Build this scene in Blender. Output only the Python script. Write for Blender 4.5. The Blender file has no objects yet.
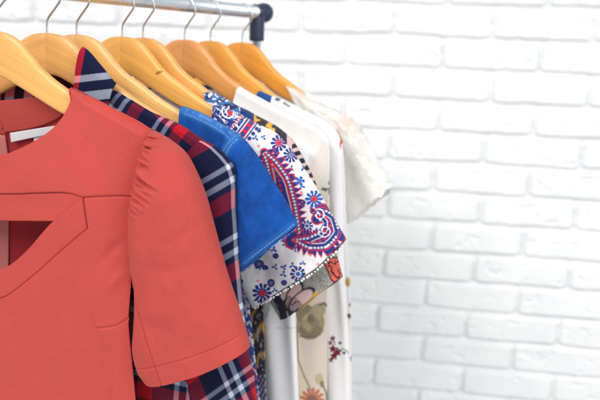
import bpy, math, random
import numpy as np
random.seed(4); rng = np.random.default_rng(7)
scene = bpy.context.scene
COLL = scene.collection

# ------------------------------------------------------------------ camera
F = 750.0
PITCH = math.atan(F / 3740.0); ROLL = math.radians(2.16)
CAM = np.array([0, 0, 1.45])
FWD = np.array([0, math.cos(PITCH), -math.sin(PITCH)])
_r0 = np.array([1.0, 0, 0]); _u0 = np.array([0, math.sin(PITCH), math.cos(PITCH)])
RGT = math.cos(ROLL) * _r0 + math.sin(ROLL) * _u0
UPV = -math.sin(ROLL) * _r0 + math.cos(ROLL) * _u0

def ray(px, py):
    return FWD + (px - 300) / F * RGT - (py - 200) / F * UPV

cd = bpy.data.cameras.new('camera'); cam = bpy.data.objects.new('camera', cd); COLL.objects.link(cam)
from mathutils import Matrix, Vector
cam.matrix_world = Matrix(((RGT[0], UPV[0], -FWD[0], CAM[0]), (RGT[1], UPV[1], -FWD[1], CAM[1]),
                           (RGT[2], UPV[2], -FWD[2], CAM[2]), (0, 0, 0, 1)))
cd.sensor_width = 36; cd.lens = F / 600 * 36; cd.clip_start = 0.05; cd.clip_end = 100
cd.dof.use_dof = True; cd.dof.focus_distance = 0.87; cd.dof.aperture_fstop = 4.5
scene.camera = cam

# the rail: level, receding to the right
RAIL_END = CAM + 1.30 * ray(256, 12)
def rail_at(px):
    d = ray(px, 12 + .107 * (px - 256)); return CAM + (RAIL_END[2] - CAM[2]) / d[2] * d

class Frame:
    """upright plane hanging under a point of the rail: u to the right, y away, z up"""
    def __init__(s, P, deg):
        a = math.radians(deg); s.P = np.array(P); s.a = a
        s.u = np.array([math.cos(a), -math.sin(a), 0]); s.y = np.array([math.sin(a), math.cos(a), 0])
    def loc(s, px, py, y=0.0):
        d = ray(px, py); k = ((s.P + y * s.y - CAM) @ s.y) / (d @ s.y); q = CAM + k * d - s.P
        return np.array([q @ s.u, q[2]])
    def px(s, u, y, z):
        W = s.P + u[..., None] * s.u + y[..., None] * s.y + z[..., None] * np.array([0, 0, 1.]) - CAM
        d = W @ FWD
        return 300 + F * (W @ RGT) / d, 200 - F * (W @ UPV) / d

# ------------------------------------------------------------------ numeric helpers
def lin(r, g, b):
    v = np.array([r, g, b]) / 255.0
    return np.where(v <= .04045, v / 12.92, ((v + .055) / 1.055) ** 2.4)
def sat(x): return np.clip(x, 0, 1)
def smooth(a, b, x):
    t = sat((x - a) / (b - a)); return t * t * (3 - 2 * t)
def _h(i, j, seed):
    n = np.sin(i * 127.1 + j * 311.7 + seed * 74.7) * 43758.5453
    return n - np.floor(n)
def vn(x, y, seed=0):
    xi = np.floor(x); yi = np.floor(y); fx = x - xi; fy = y - yi
    fx = fx * fx * (3 - 2 * fx); fy = fy * fy * (3 - 2 * fy)
    a = _h(xi, yi, seed); b = _h(xi + 1, yi, seed); c = _h(xi, yi + 1, seed); d = _h(xi + 1, yi + 1, seed)
    return (a + (b - a) * fx) * (1 - fy) + (c + (d - c) * fx) * fy
def fbm(x, y, seed=0, o=3):
    r = 0; w = .5
    for k in range(o):
        r = r + w * (vn(x, y, seed + k * 13) - .5); x = x * 2.03; y = y * 2.03; w *= .5
    return r
def spline(pts, n):
    """Catmull-Rom through pts, n points evenly along it"""
    P = np.array(pts, float)
    if len(P) == 2:
        t = np.linspace(0, 1, n)[:, None]; return P[0] * (1 - t) + P[1] * t
    Q = np.vstack([2 * P[0] - P[1], P, 2 * P[-1] - P[-2]]); out = []
    for i in range(1, len(Q) - 2):
        t = np.linspace(0, 1, 24, endpoint=False)[:, None]
        d0 = max(np.linalg.norm(Q[i] - Q[i - 1]), 1e-9); d1 = max(np.linalg.norm(Q[i + 1] - Q[i]), 1e-9); d2 = max(np.linalg.norm(Q[i + 2] - Q[i + 1]), 1e-9)
        m1 = ((Q[i] - Q[i - 1]) / d0 + (Q[i + 1] - Q[i]) / d1) * .5 * d1
        m2 = ((Q[i + 1] - Q[i]) / d1 + (Q[i + 2] - Q[i + 1]) / d2) * .5 * d1
        out.append((2 * t**3 - 3 * t**2 + 1) * Q[i] + (t**3 - 2 * t**2 + t) * m1 + (-2 * t**3 + 3 * t**2) * Q[i + 1] + (t**3 - t**2) * m2)
    D = np.vstack(out + [P[-1:]])
    s = np.concatenate([[0], np.cumsum(np.linalg.norm(np.diff(D, axis=0), axis=1))])
    q = np.linspace(0, s[-1], n)
    return np.stack([np.interp(q, s, D[:, k]) for k in range(D.shape[1])], 1)
def resample(D, q):
    s = np.concatenate([[0], np.cumsum(np.linalg.norm(np.diff(D, axis=0), axis=1))]); s = s / s[-1]
    return np.stack([np.interp(q, s, D[:, k]) for k in range(D.shape[1])], 1)
def coons(T, B, L, R, s, t):
    """four boundary polylines (dense) -> grid [t, s, 2]"""
    c00, c10, c01, c11 = T[0], T[-1], B[0], B[-1]
    T = T if len(T) == len(s) else resample(T, s); B = B if len(B) == len(s) else resample(B, s); L = resample(L, t); R = resample(R, t)
    S = s[None, :, None]; V = t[:, None, None]
    return ((1 - V) * T[None] + V * B[None] + (1 - S) * L[:, None] + S * R[:, None]
            - ((1 - S) * (1 - V) * c00 + S * (1 - V) * c10 + (1 - S) * V * c01 + S * V * c11))
def seg_d(U, Z, pts):
    """distance to a polyline and the arc length of the nearest point"""
    best = np.full(U.shape, 1e9); arc = np.zeros(U.shape); a0 = 0
    for p, q in zip(pts[:-1], pts[1:]):
        dx, dy = q[0] - p[0], q[1] - p[1]; l2 = dx * dx + dy * dy + 1e-18; l = math.sqrt(l2)
        t = sat(((U - p[0]) * dx + (Z - p[1]) * dy) / l2)
        d = np.hypot(U - p[0] - t * dx, Z - p[1] - t * dy)
        m = d < best; best = np.where(m, d, best); arc = np.where(m, a0 + t * l, arc); a0 += l
    return best, arc, a0

# ------------------------------------------------------------------ scene helpers
def empty(name, loc, rz=0.0):
    o = bpy.data.objects.new(name, None); o.empty_display_size = .02; COLL.objects.link(o)
    o.location = loc; o.rotation_euler = (0, 0, rz); return o
def tag(o, label, cat, group=None):
    o['label'] = label; o['category'] = cat
    if group: o['group'] = group
def mesh_obj(name, V, faces, mat, parent=None, uv=None, col=None, smooth_=True):
    V = np.asarray(V, np.float32).reshape(-1, 3); me = bpy.data.meshes.new(name)
    if isinstance(faces, np.ndarray):
        n = len(faces); k = faces.shape[1]
        me.vertices.add(len(V)); me.vertices.foreach_set('co', V.ravel())
        me.loops.add(n * k); me.loops.foreach_set('vertex_index', faces.astype(np.int32).ravel())
        me.polygons.add(n); me.polygons.foreach_set('loop_start', np.arange(0, n * k, k, dtype=np.int32))
        me.update(calc_edges=True)
    else:
        me.from_pydata([tuple(map(float, v)) for v in V], [], faces)
    me.validate()
    if uv is not None:
        l = me.uv_layers.new(name='UVMap'); vi = np.empty(len(me.loops), np.int32); me.loops.foreach_get('vertex_index', vi)
        l.data.foreach_set('uv', np.asarray(uv, np.float32).reshape(-1, 2)[vi].ravel())
    if col is not None:
        a = me.color_attributes.new('Col', 'FLOAT_COLOR', 'POINT')
        c = np.ones((len(V), 4), np.float32); c[:, :3] = np.asarray(col).reshape(-1, 3); a.data.foreach_set('color', c.ravel())
    if smooth_: me.polygons.foreach_set('use_smooth', np.ones(len(me.polygons), bool))
    me.materials.append(mat)
    o = bpy.data.objects.new(name, me); COLL.objects.link(o)
    if parent: o.parent = parent
    return o
def grid_faces(nt, ns, closed=False, off=0):
    i = np.arange(nt - 1)[:, None]; j = np.arange(ns if closed else ns - 1)[None, :]; k = (j + 1) % ns
    f = np.stack([i * ns + j + 0 * k, (i + 1) * ns + j, (i + 1) * ns + k, i * ns + k + 0 * j], -1)
    return f.reshape(-1, 4) + off
def solid(o, th, off=1.0):
    m = o.modifiers.new('thickness', 'SOLIDIFY'); m.thickness = th; m.offset = off; return o

def tube_mesh(path, r, n=10):
    """round wire along a 3-D polyline -> verts, faces"""
    P = np.array(path, float); T = np.gradient(P, axis=0); T /= np.linalg.norm(T, axis=1)[:, None]
    ref = np.array([0, 1, .03]); V = []
    rr = np.full(len(P), r) if np.isscalar(r) else np.array(r)
    for p, t, q in zip(P, T, rr):
        a = np.cross(t, ref); a /= np.linalg.norm(a); b = np.cross(t, a)
        for k in range(n):
            w = 2 * math.pi * k / n; V.append(p + q * (math.cos(w) * a + math.sin(w) * b))
    f = [tuple(x) for x in grid_faces(len(P), n, True)]
    f.append(tuple(range(n))[::-1]); f.append(tuple(range(len(V) - n, len(V))))
    return V, f

# ------------------------------------------------------------------ materials
def mat_new(name):
    m = bpy.data.materials.new(name); m.use_nodes = True; nt = m.node_tree
    return m, nt, nt.nodes, nt.links, nt.nodes['Principled BSDF']
def fabric(name, color=None, rough=.85, sheen=.15, weave=(1500, 350), weave_amt=.08, mottle=.06, mottle_scale=40, bump=.25, trans=0.0):
    m, nt, N, L, bs = mat_new(name)
    uv = N.new('ShaderNodeUVMap'); uv.uv_map = 'UVMap'
    if color is None:
        src = N.new('ShaderNodeAttribute'); src.attribute_name = 'Col'; base = src.outputs['Color']
    else:
        src = N.new('ShaderNodeRGB'); src.outputs[0].default_value = (*color, 1); base = src.outputs[0]
    def noise(sx, sy, det):
        mp = N.new('ShaderNodeMapping'); mp.inputs['Scale'].default_value = (sx, sy, 1); L.new(uv.outputs[0], mp.inputs[0])
        n = N.new('ShaderNodeTexNoise'); n.inputs['Scale'].default_value = 1; n.inputs['Detail'].default_value = det
        L.new(mp.outputs[0], n.inputs['Vector']); return n.outputs['Fac']
    a = noise(weave[1], weave[0], 1); b = noise(weave[0], weave[1], 1); c = noise(mottle_scale, mottle_scale, 4)
    def madd(x, k, y):
        q = N.new('ShaderNodeMath'); q.operation = 'MULTIPLY_ADD'; L.new(x, q.inputs[0]); q.inputs[1].default_value = k
        if isinstance(y, float): q.inputs[2].default_value = y
        else: L.new(y, q.inputs[2])
        return q.outputs[0]
    v = madd(a, weave_amt * 2, 1 - weave_amt * 2 - mottle)
    v = madd(b, weave_amt * 2, v); v = madd(c, mottle * 2, v)
    mx = N.new('ShaderNodeVectorMath'); mx.operation = 'SCALE'; L.new(base, mx.inputs[0]); L.new(v, mx.inputs['Scale'])
    L.new(mx.outputs[0], bs.inputs['Base Color'])
    bs.inputs['Roughness'].default_value = rough; bs.inputs['Specular IOR Level'].default_value = .25
    bs.inputs['Sheen Weight'].default_value = sheen; bs.inputs['Sheen Roughness'].default_value = .5
    w = madd(a, 1.0, 0.0); w = madd(b, 1.0, w)
    bp = N.new('ShaderNodeBump'); bp.inputs['Strength'].default_value = bump; bp.inputs['Distance'].default_value = .0006
    L.new(w, bp.inputs['Height']); L.new(bp.outputs[0], bs.inputs['Normal'])
    if trans:
        tr = N.new('ShaderNodeBsdfTranslucent'); L.new(mx.outputs[0], tr.inputs[0]); ms = N.new('ShaderNodeMixShader'); ms.inputs[0].default_value = trans
        out = N['Material Output']; L.new(bs.outputs[0], ms.inputs[1]); L.new(tr.outputs[0], ms.inputs[2]); L.new(ms.outputs[0], out.inputs['Surface'])
    return m
def plain(name, color, rough=.4, metal=0.0, noise=0.0, scale=60, bump=0.0):
    m, nt, N, L, bs = mat_new(name)
    bs.inputs['Roughness'].default_value = rough; bs.inputs['Metallic'].default_value = metal
    tc = N.new('ShaderNodeTexCoord'); n = N.new('ShaderNodeTexNoise'); n.inputs['Scale'].default_value = scale; n.inputs['Detail'].default_value = 4
    L.new(tc.outputs['Object'], n.inputs['Vector'])
    r = N.new('ShaderNodeMapRange'); r.inputs[3].default_value = 1 - noise; r.inputs[4].default_value = 1 + noise; L.new(n.outputs['Fac'], r.inputs[0])
    mx = N.new('ShaderNodeVectorMath'); mx.operation = 'SCALE'; mx.inputs[0].default_value = color; L.new(r.outputs[0], mx.inputs['Scale'])
    L.new(mx.outputs[0], bs.inputs['Base Color'])
    if bump:
        b = N.new('ShaderNodeBump'); b.inputs['Strength'].default_value = bump; b.inputs['Distance'].default_value = .001
        L.new(n.outputs['Fac'], b.inputs['Height']); L.new(b.outputs[0], bs.inputs['Normal'])
    return m
def wood():
    m, nt, N, L, bs = mat_new('hanger_wood')
    tc = N.new('ShaderNodeTexCoord'); oi = N.new('ShaderNodeObjectInfo')
    sep = N.new('ShaderNodeSeparateXYZ'); L.new(tc.outputs['Object'], sep.inputs[0])
    sg = N.new('ShaderNodeMath'); sg.operation = 'GREATER_THAN'; L.new(sep.outputs[0], sg.inputs[0]); sg.inputs[1].default_value = 0
    of = N.new('ShaderNodeCombineXYZ'); sc = N.new('ShaderNodeMath'); sc.operation = 'MULTIPLY'; L.new(oi.outputs['Random'], sc.inputs[0]); sc.inputs[1].default_value = 9
    L.new(sc.outputs[0], of.inputs[0]); L.new(sg.outputs[0], of.inputs[1]); L.new(sc.outputs[0], of.inputs[2])
    # grain follows the slope of each arm
    ab = N.new('ShaderNodeMath'); ab.operation = 'ABSOLUTE'; L.new(sep.outputs[0], ab.inputs[0])
    sl = N.new('ShaderNodeMath'); sl.operation = 'MULTIPLY_ADD'; L.new(ab.outputs[0], sl.inputs[0]); sl.inputs[1].default_value = .45; L.new(sep.outputs[2], sl.inputs[2])
    cb = N.new('ShaderNodeCombineXYZ'); L.new(sep.outputs[0], cb.inputs[0]); L.new(sep.outputs[1], cb.inputs[1]); L.new(sl.outputs[0], cb.inputs[2])
    mp = N.new('ShaderNodeMapping'); mp.inputs['Scale'].default_value = (11, 60, 210); L.new(cb.outputs[0], mp.inputs[0])
    ad = N.new('ShaderNodeVectorMath'); ad.operation = 'ADD'; L.new(mp.outputs[0], ad.inputs[0]); L.new(of.outputs[0], ad.inputs[1])
    n = N.new('ShaderNodeTexNoise'); n.inputs['Scale'].default_value = 1; n.inputs['Detail'].default_value = 5; n.inputs['Distortion'].default_value = .6; L.new(ad.outputs[0], n.inputs['Vector'])
    r = N.new('ShaderNodeMapRange'); r.inputs[1].default_value = .3; r.inputs[2].default_value = .7; r.inputs[3].default_value = .90; r.inputs[4].default_value = 1.10; L.new(n.outputs['Fac'], r.inputs[0])
    hf = N.new('ShaderNodeMath'); hf.operation = 'MULTIPLY_ADD'; L.new(sg.outputs[0], hf.inputs[0]); hf.inputs[1].default_value = -.05; L.new(r.outputs[0], hf.inputs[2])
    mx = N.new('ShaderNodeVectorMath'); mx.operation = 'SCALE'; L.new(oi.outputs['Color'], mx.inputs[0]); L.new(hf.outputs[0], mx.inputs['Scale'])
    L.new(mx.outputs[0], bs.inputs['Base Color'])
    bs.inputs['Roughness'].default_value = .38; bs.inputs['Coat Weight'].default_value = .25; bs.inputs['Coat Roughness'].default_value = .25
    return m
def wall_mat():
    m, nt, N, L, bs = mat_new('white_painted_brick')
    tc = N.new('ShaderNodeTexCoord')
    n = N.new('ShaderNodeTexNoise'); n.inputs['Scale'].default_value = 14; n.inputs['Detail'].default_value = 6; L.new(tc.outputs['Object'], n.inputs['Vector'])
    cr = N.new('ShaderNodeValToRGB'); cr.color_ramp.elements[0].position = .3; cr.color_ramp.elements[0].color = (.82, .832, .842, 1)
    cr.color_ramp.elements[1].position = .65; cr.color_ramp.elements[1].color = (.88, .886, .892, 1); L.new(n.outputs['Fac'], cr.inputs[0]); L.new(cr.outputs[0], bs.inputs['Base Color'])
    n2 = N.new('ShaderNodeTexNoise'); n2.inputs['Scale'].default_value = 160; n2.inputs['Detail'].default_value = 5; L.new(tc.outputs['Object'], n2.inputs['Vector'])
    b = N.new('ShaderNodeBump'); b.inputs['Strength'].default_value = .35; b.inputs['Distance'].default_value = .003; L.new(n2.outputs['Fac'], b.inputs['Height']); L.new(b.outputs[0], bs.inputs['Normal'])
    bs.inputs['Roughness'].default_value = .6
    return m

# ------------------------------------------------------------------ brick wall
def build_wall():
    a = math.radians(7.163); W = CAM + 1.6277 * ray(400, 200)
    HP, BP, UO, ZO = .065, .19733, .06595, .41167
    u = np.arange(-1.15, 1.0, .0024); z = np.arange(-.78, .62, .0024)
    Ug, Zg = np.meshgrid(u, z)
    wz = .0035 * fbm(Ug * 9, Zg * 9, 3) * 2; wu = .004 * fbm(Ug * 11, Zg * 11, 5) * 2
    zz = (ZO - (Zg + wz)) / HP              # row r spans r-1..r
    row = np.ceil(zz); fz = (row - zz)      # 0 bottom .. 1 top
    sh = np.where(row % 2 == 0, 0, .5) + (_h(row, 0 * row, 4) - .5) * .06
    uu = (Ug + wu - UO) / BP - sh; col = np.floor(uu); fu = uu - col
    r1 = _h(row, col, 1); r2 = _h(row, col, 2); r3 = _h(row, col, 3)
    x = (fu - .5) * BP; y = (fz - .5) * HP
    hx = BP / 2 - .0016 - .0018 * r1; hy = HP / 2 - .0017 - .0016 * r2; rad = .012
    y = y - .0015 * (r3 - .5) - (r1 - .5) * .03 * x
    ragged = .0035 * fbm(Ug * 60, Zg * 60, 8) + .002 * fbm(Ug * 170, Zg * 170, 9)
    qx = np.abs(x) - hx + rad; qy = np.abs(y) - hy + rad
    d = -(np.hypot(np.maximum(qx, 0), np.maximum(qy, 0)) + np.minimum(np.maximum(qx, qy), 0) - rad) + ragged
    h = .0125 * smooth(-.0012, .0062, d) ** .6 
    h = h + smooth(0, .008, d) * ((r1 - .5) * .003 + (r2 - .5) * .02 * x + (r3 - .5) * .04 * y)
    # hammered faces, chips and mortar smears
    face = smooth(.002, .01, d)
    ch = fbm(Ug * 46, Zg * 70, 21, 4)
    h = h + face * (.0016 * fbm(Ug * 22, Zg * 30, 11, 4) - .0026 * smooth(.14, .26, ch))
    h = h + (1 - face) * .0022 * fbm(Ug * 40, Zg * 40, 15, 3)
    V = np.stack([Ug, -h, Zg], -1).reshape(-1, 3)
    o = mesh_obj('brick_wall', V, grid_faces(len(z), len(u))[:, ::-1], wall_mat())
    # give the wall a body
    e = mesh_obj('wall_core', [(x_, y_, z_) for x_ in (-1.15, .998) for y_ in (.004, .12) for z_ in (-.78, .618)],
                 [(0, 1, 3, 2), (4, 6, 7, 5), (0, 4, 5, 1), (2, 3, 7, 6), (0, 2, 6, 4), (1, 5, 7, 3)], o.data.materials[0], o, smooth_=False)
    o.location = W; o.rotation_euler = (0, 0, -a)
    tag(o, 'white painted brick wall with rounded rough bricks behind the clothes', 'brick wall')
build_wall()

# ------------------------------------------------------------------ clothes rack
chrome = plain('chrome_tube', (.74, .80, .88), .34, .9, .06, 30)
steel = plain('hook_steel', (.62, .60, .58), .22, 1.0, .05, 90)
navy_plastic = plain('dark_navy_plastic', tuple(lin(38, 50, 78)), .42, 0, .08, 80, .05)
RR = .0108
def build_rack():
    A = rail_at(-150); B = RAIL_END; ax = (B - A) / np.linalg.norm(B - A); A = B - 1.05 * ax
    az = math.atan2(ax[1], ax[0])
    root = empty('clothes_rack', B, az)
    tag(root, 'chrome clothes rail with dark navy corner joint and thin chrome post', 'clothes rack')
    V, f = tube_mesh([(-1.05 + .35 * k, 0, 0) for k in range(4)], RR, 32); mesh_obj('rail', V, f, chrome, root)
    # corner joint: sleeve round the rail end, collar, domed cap, and a socket going down
    def lathe(prof, axis, n=28):
        V = []
        for (s, r) in prof:
            for k in range(n):
                w = 2 * math.pi * k / n
                V.append((s, r * math.cos(w), r * math.sin(w)) if axis == 'x' else (r * math.cos(w), r * math.sin(w), s))
        F_ = [tuple(x) for x in grid_faces(len(prof), n, True)]; F_ += [tuple(range(n))[::-1], tuple(range(len(V) - n, len(V)))]
        return V, F_
    V1, f1 = lathe([(-.004, .0112), (-.004, .0135), (.012, .0138), (.016, .0140), (.018, .0165), (.027, .0170), (.031, .0158), (.0335, .011), (.034, .003)], 'x')
    V2, f2 = lathe([(.004, .0120), (-.010, .0132), (-.046, .0132), (-.049, .0128), (-.0495, .009)], 'z')
    V2 = [(v[0] + .004, v[1], v[2]) for v in V2]
    n = len(V1); mesh_obj('corner_joint', V1 + V2, f1 + [tuple(i + n for i in q) for q in f2], navy_plastic, root)
    V, f = tube_mesh([(.004, 0, -.046 - .35 * k) for k in range(5)], .0078, 24); mesh_obj('post', V, f, chrome, root)
build_rack()

# ------------------------------------------------------------------ hangers
WOOD = wood()
HX = [-8, 46, 76, 122, 143, 185, 211, 243]
HAZ = [12, 16, 20, 24, 27, 30, 32, 32]
FR = [Frame(rail_at(x), a) for x, a in zip(HX, HAZ)]
def make_hanger():
    root = empty('wooden_hanger', (0, 0, 0))
    top = [(0, -52), (18, -54), (34, -61), (49, -75), (64, -90.5), (80, -102.5), (109, -118), (159, -142.5), (202, -164), (214, -171), (219, -178)]
    bot = [(0, -103.5), (14, -105), (31, -112), (57, -124.5), (88, -139), (112, -147.5), (159, -163), (200, -182), (211, -185), (219, -181)]
    T = spline(np.array(top) / 1000, 90); Bm = spline(np.array(bot) / 1000, 90)
    T = np.vstack([T[::-1] * [-1, 1], T[1:]]); Bm = np.vstack([Bm[::-1] * [-1, 1], Bm[1:]])
    n = 28; V = []
    for p, q in zip(T, Bm):
        c = (p + q) / 2; d = (p - q) / 2
        for k in range(n):
            w = 2 * math.pi * k / n; cw, sw = math.cos(w), math.sin(w)
            e = 2 / 4.2; a = math.copysign(abs(cw) ** e, cw); b = math.copysign(abs(sw) ** e, sw)
            uu = c[0] + a * d[0]
            groove = .0009 * math.exp(-(uu / .0011) ** 2)
            ta = smooth(.10, .19, abs(uu)); V.append((uu, b * (.0062 - .0024 * ta - groove), c[1] + a * d[1] * (1 - .12 * ta) - .0025 * smooth(.09, .13, abs(uu))))
    m = len(T); f = [tuple(x) for x in grid_faces(m, n, True)]; f += [tuple(range(n))[::-1], tuple(range(len(V) - n, len(V)))]
    b = mesh_obj('shoulder_bar', V, f, WOOD, root)
    r = .0198; zc = -.0088
    pts = [(0, -.06), (0, -.05), (0, -.042), (.001, -.036), (.0065, -.0285), (.0135, -.0205)]
    pts += [(r * math.cos(w), zc + r * math.sin(w)) for w in np.radians(np.arange(-12, 172, 12))]
    P = spline(pts, 70); V, f = tube_mesh([(p[0], 0, p[1]) for p in P], .0013, 10)
    mesh_obj('hook', V, f, steel, root)
    return root
HLAB = ['nearest pale wooden hanger inside the neckline of the coral dress',
        'pale wooden hanger with a two tone middle joint above the plaid shirt collar',
        'long pale wooden hanger running down into the denim shirt neck',
        'honey wooden hanger with a small knot running into the paisley blouse',
        'wooden hanger mostly hidden behind the knotted one, tip in the blue floral collar',
        'tan wooden hanger whose tip enters the plain white collar of the cream blouse',
        'amber wooden hanger second from the navy corner joint of the rail',
        'deep orange wooden hanger nearest the navy corner joint, holding the lace top']
HCOL = [(246, 186, 104), (241, 180, 104), (248, 192, 116), (250, 183, 92), (246, 181, 98), (238, 164, 92), (248, 175, 80), (250, 168, 66)]
hp = make_hanger(); KNOT = fabric('wood_knot', None, .4, 0, (600, 200), .05, .05, 60, .1)
for i in range(8):
    if i == 0: h = hp; kids = list(hp.children)
    else:
        h = hp.copy(); COLL.objects.link(h); kids = []
        for c in hp.children:
            k = c.copy(); COLL.objects.link(k); k.parent = h; kids.append(k)
    h.location = FR[i].P; h.rotation_euler = (0, math.radians(2.2 if i == 0 else 0), -FR[i].a)
    tag(h, HLAB[i], 'hanger', 'wooden hangers on the rail')
    if i == 3:       # the knot in this hanger's face
        kx, kz = FR[3].loc(158, 73, -.0064); V = [(kx, -.0066, kz)]; kc = [lin(196, 128, 62)]
        for ring, cc in ((.45, (150, 92, 44)), (.75, (222, 162, 92)), (1.0, (214, 150, 80))):
            for q in range(20):
                w = 2 * math.pi * q / 20; V.append((kx + ring * 1.5 * (.0046 * math.cos(w) + .0008 * math.sin(2 * w)), -.0064 + .0004 * ring, kz + ring * 1.5 * (.0019 * math.sin(w) + .0018 * math.cos(w)))); kc.append(lin(*cc))
        f = [(0, 1 + q, 1 + (q + 1) % 20) for q in range(20)] + [(1 + r * 20 + q, 21 + r * 20 + q, 21 + r * 20 + (q + 1) % 20, 1 + r * 20 + (q + 1) % 20) for r in range(2) for q in range(20)]
        mesh_obj('knot', V, f, KNOT, h, uv=[(v[0], v[2]) for v in V], col=kc)
    for k in kids: k.color = (*lin(*HCOL[i]), 1)

# ------------------------------------------------------------------ garment building
class Garment:
    def __init__(s, i, name, label, cat):
        s.f = FR[i]; s.root = empty(name, s.f.P, -s.f.a); tag(s.root, label, cat, 'clothes hanging on the rail')
    def curve(s, pts, y=0.0, n=160, raw=False):
        """2-tuples are traced in the photo, 3-tuples ('l',u,z) are local metres; y may be a function of (u,z)"""
        out = []
        for p in pts:
            if len(p) == 3: out.append(np.array(p[1:], float)); continue
            if callable(y):
                q = s.f.loc(*p)
                for _ in range(4): q = s.f.loc(p[0], p[1], float(y(q[0], q[1])))
            else: q = s.f.loc(p[0], p[1], y)
            out.append(q)
        if raw: return np.array(out)
        return spline(out, n)
    def poly(s, *segs):
        return np.vstack([segs[0]] + [q[1:] for q in segs[1:]])
    def panel(s, name, mat, T, B, L, R, ns, nt, yfun, col=None, th=.0012, parent=None, edges=(), mirror=None, puff=0.0):
        sp = np.linspace(0, 1, ns); tp = np.linspace(0, 1, nt)
        G = coons(T, B, L, R, sp, tp); U_, Z_ = G[..., 0], G[..., 1]
        y = np.zeros(U_.shape) + (yfun(U_, Z_) if callable(yfun) else float(yfun))
        dS = np.linalg.norm(np.diff(G, axis=1), axis=2).mean(); dT = np.linalg.norm(np.diff(G, axis=0), axis=2).mean()
        S_, T_ = np.meshgrid(np.arange(ns), np.arange(nt))
        y = y - puff * np.sqrt(sat(T_ * dT / .006))      # rounds over the hanger under the shoulder seam
        for e in edges:      # stitched edges roll away a little
            d = {'t': T_ * dT, 'b': (nt - 1 - T_) * dT, 'l': S_ * dS, 'r': (ns - 1 - S_) * dS}[e]
            y = y + .0019 * np.exp(-(d / .0010) ** 2)
        V = np.stack([U_, y, Z_], -1); faces = grid_faces(nt, ns); uv = np.stack([U_, Z_], -1)
        C = None if col is None else col(s, U_, y, Z_)
        if mirror is not None:
            V2 = V.copy(); V2[..., 0] = 2 * mirror - V2[..., 0]; uv2 = uv.copy(); uv2[..., 0] = 2 * mirror - uv2[..., 0]
            faces = np.vstack([faces, grid_faces(nt, ns, off=nt * ns)[:, ::-1]]); V = np.concatenate([V.reshape(-1, 3), V2.reshape(-1, 3)]); uv = np.concatenate([uv.reshape(-1, 2), uv2.reshape(-1, 2)])
            if C is not None: C = np.concatenate([C.reshape(-1, 3)] * 2)
        o = mesh_obj(name, V, faces, mat, parent or s.root, uv, C)
        return solid(o, th, -1.0) if th else o
    def tube(s, name, mat, T, B, L, R, ns, nt, depth, y0=0.0, relief=None, col=None, back=26, th=.0012, power=.6, parent=None):
        """hollow sleeve: front sheet spanned between L and R, back sheet behind it"""
        ph = np.linspace(0, math.pi, ns); sf = (1 - np.cos(ph)) / 2
        pb = np.linspace(math.pi, 0, back)[1:-1]; sb = (1 - np.cos(pb)) / 2
        tp = np.linspace(0, 1, nt)
        Gf = coons(T, B, L, R, sf, tp); Gb = coons(T, B, L, R, sb, tp)
        D = depth(tp)[:, None]
        yf = -D * np.sin(ph)[None] ** power; yb = D * .8 * np.sin(pb)[None]
        if relief is not None:
            yf = yf + relief(Gf[..., 0], Gf[..., 1], sf[None] + 0 * yf, tp[:, None] + 0 * yf) * sat(np.sin(ph) * 3)[None]
        y = np.concatenate([yf, yb], 1)
        G = np.concatenate([Gf, Gb], 1); U_, Z_ = G[..., 0], G[..., 1]
        yy = y0(U_, Z_) if callable(y0) else y0
        V = np.stack([U_, y + yy, Z_], -1)
        C = None if col is None else col(s, U_, y + yy, Z_)
        uv = np.stack([np.concatenate([sf, 2 - sb])[None] * .18 + 0 * U_, Z_], -1)
        o = mesh_obj(name, V, grid_faces(nt, V.shape[1], True), mat, parent or s.root, uv, C)
        return solid(o, th, -1.0) if th else o

def mixc(C, m, c):
    m = np.asarray(m)[..., None]; return C * (1 - m) + np.asarray(c) * m
def aa(d, w=.5):      # soft mask, 1 where d<0
    return sat(.5 - d / (2 * w))

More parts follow.
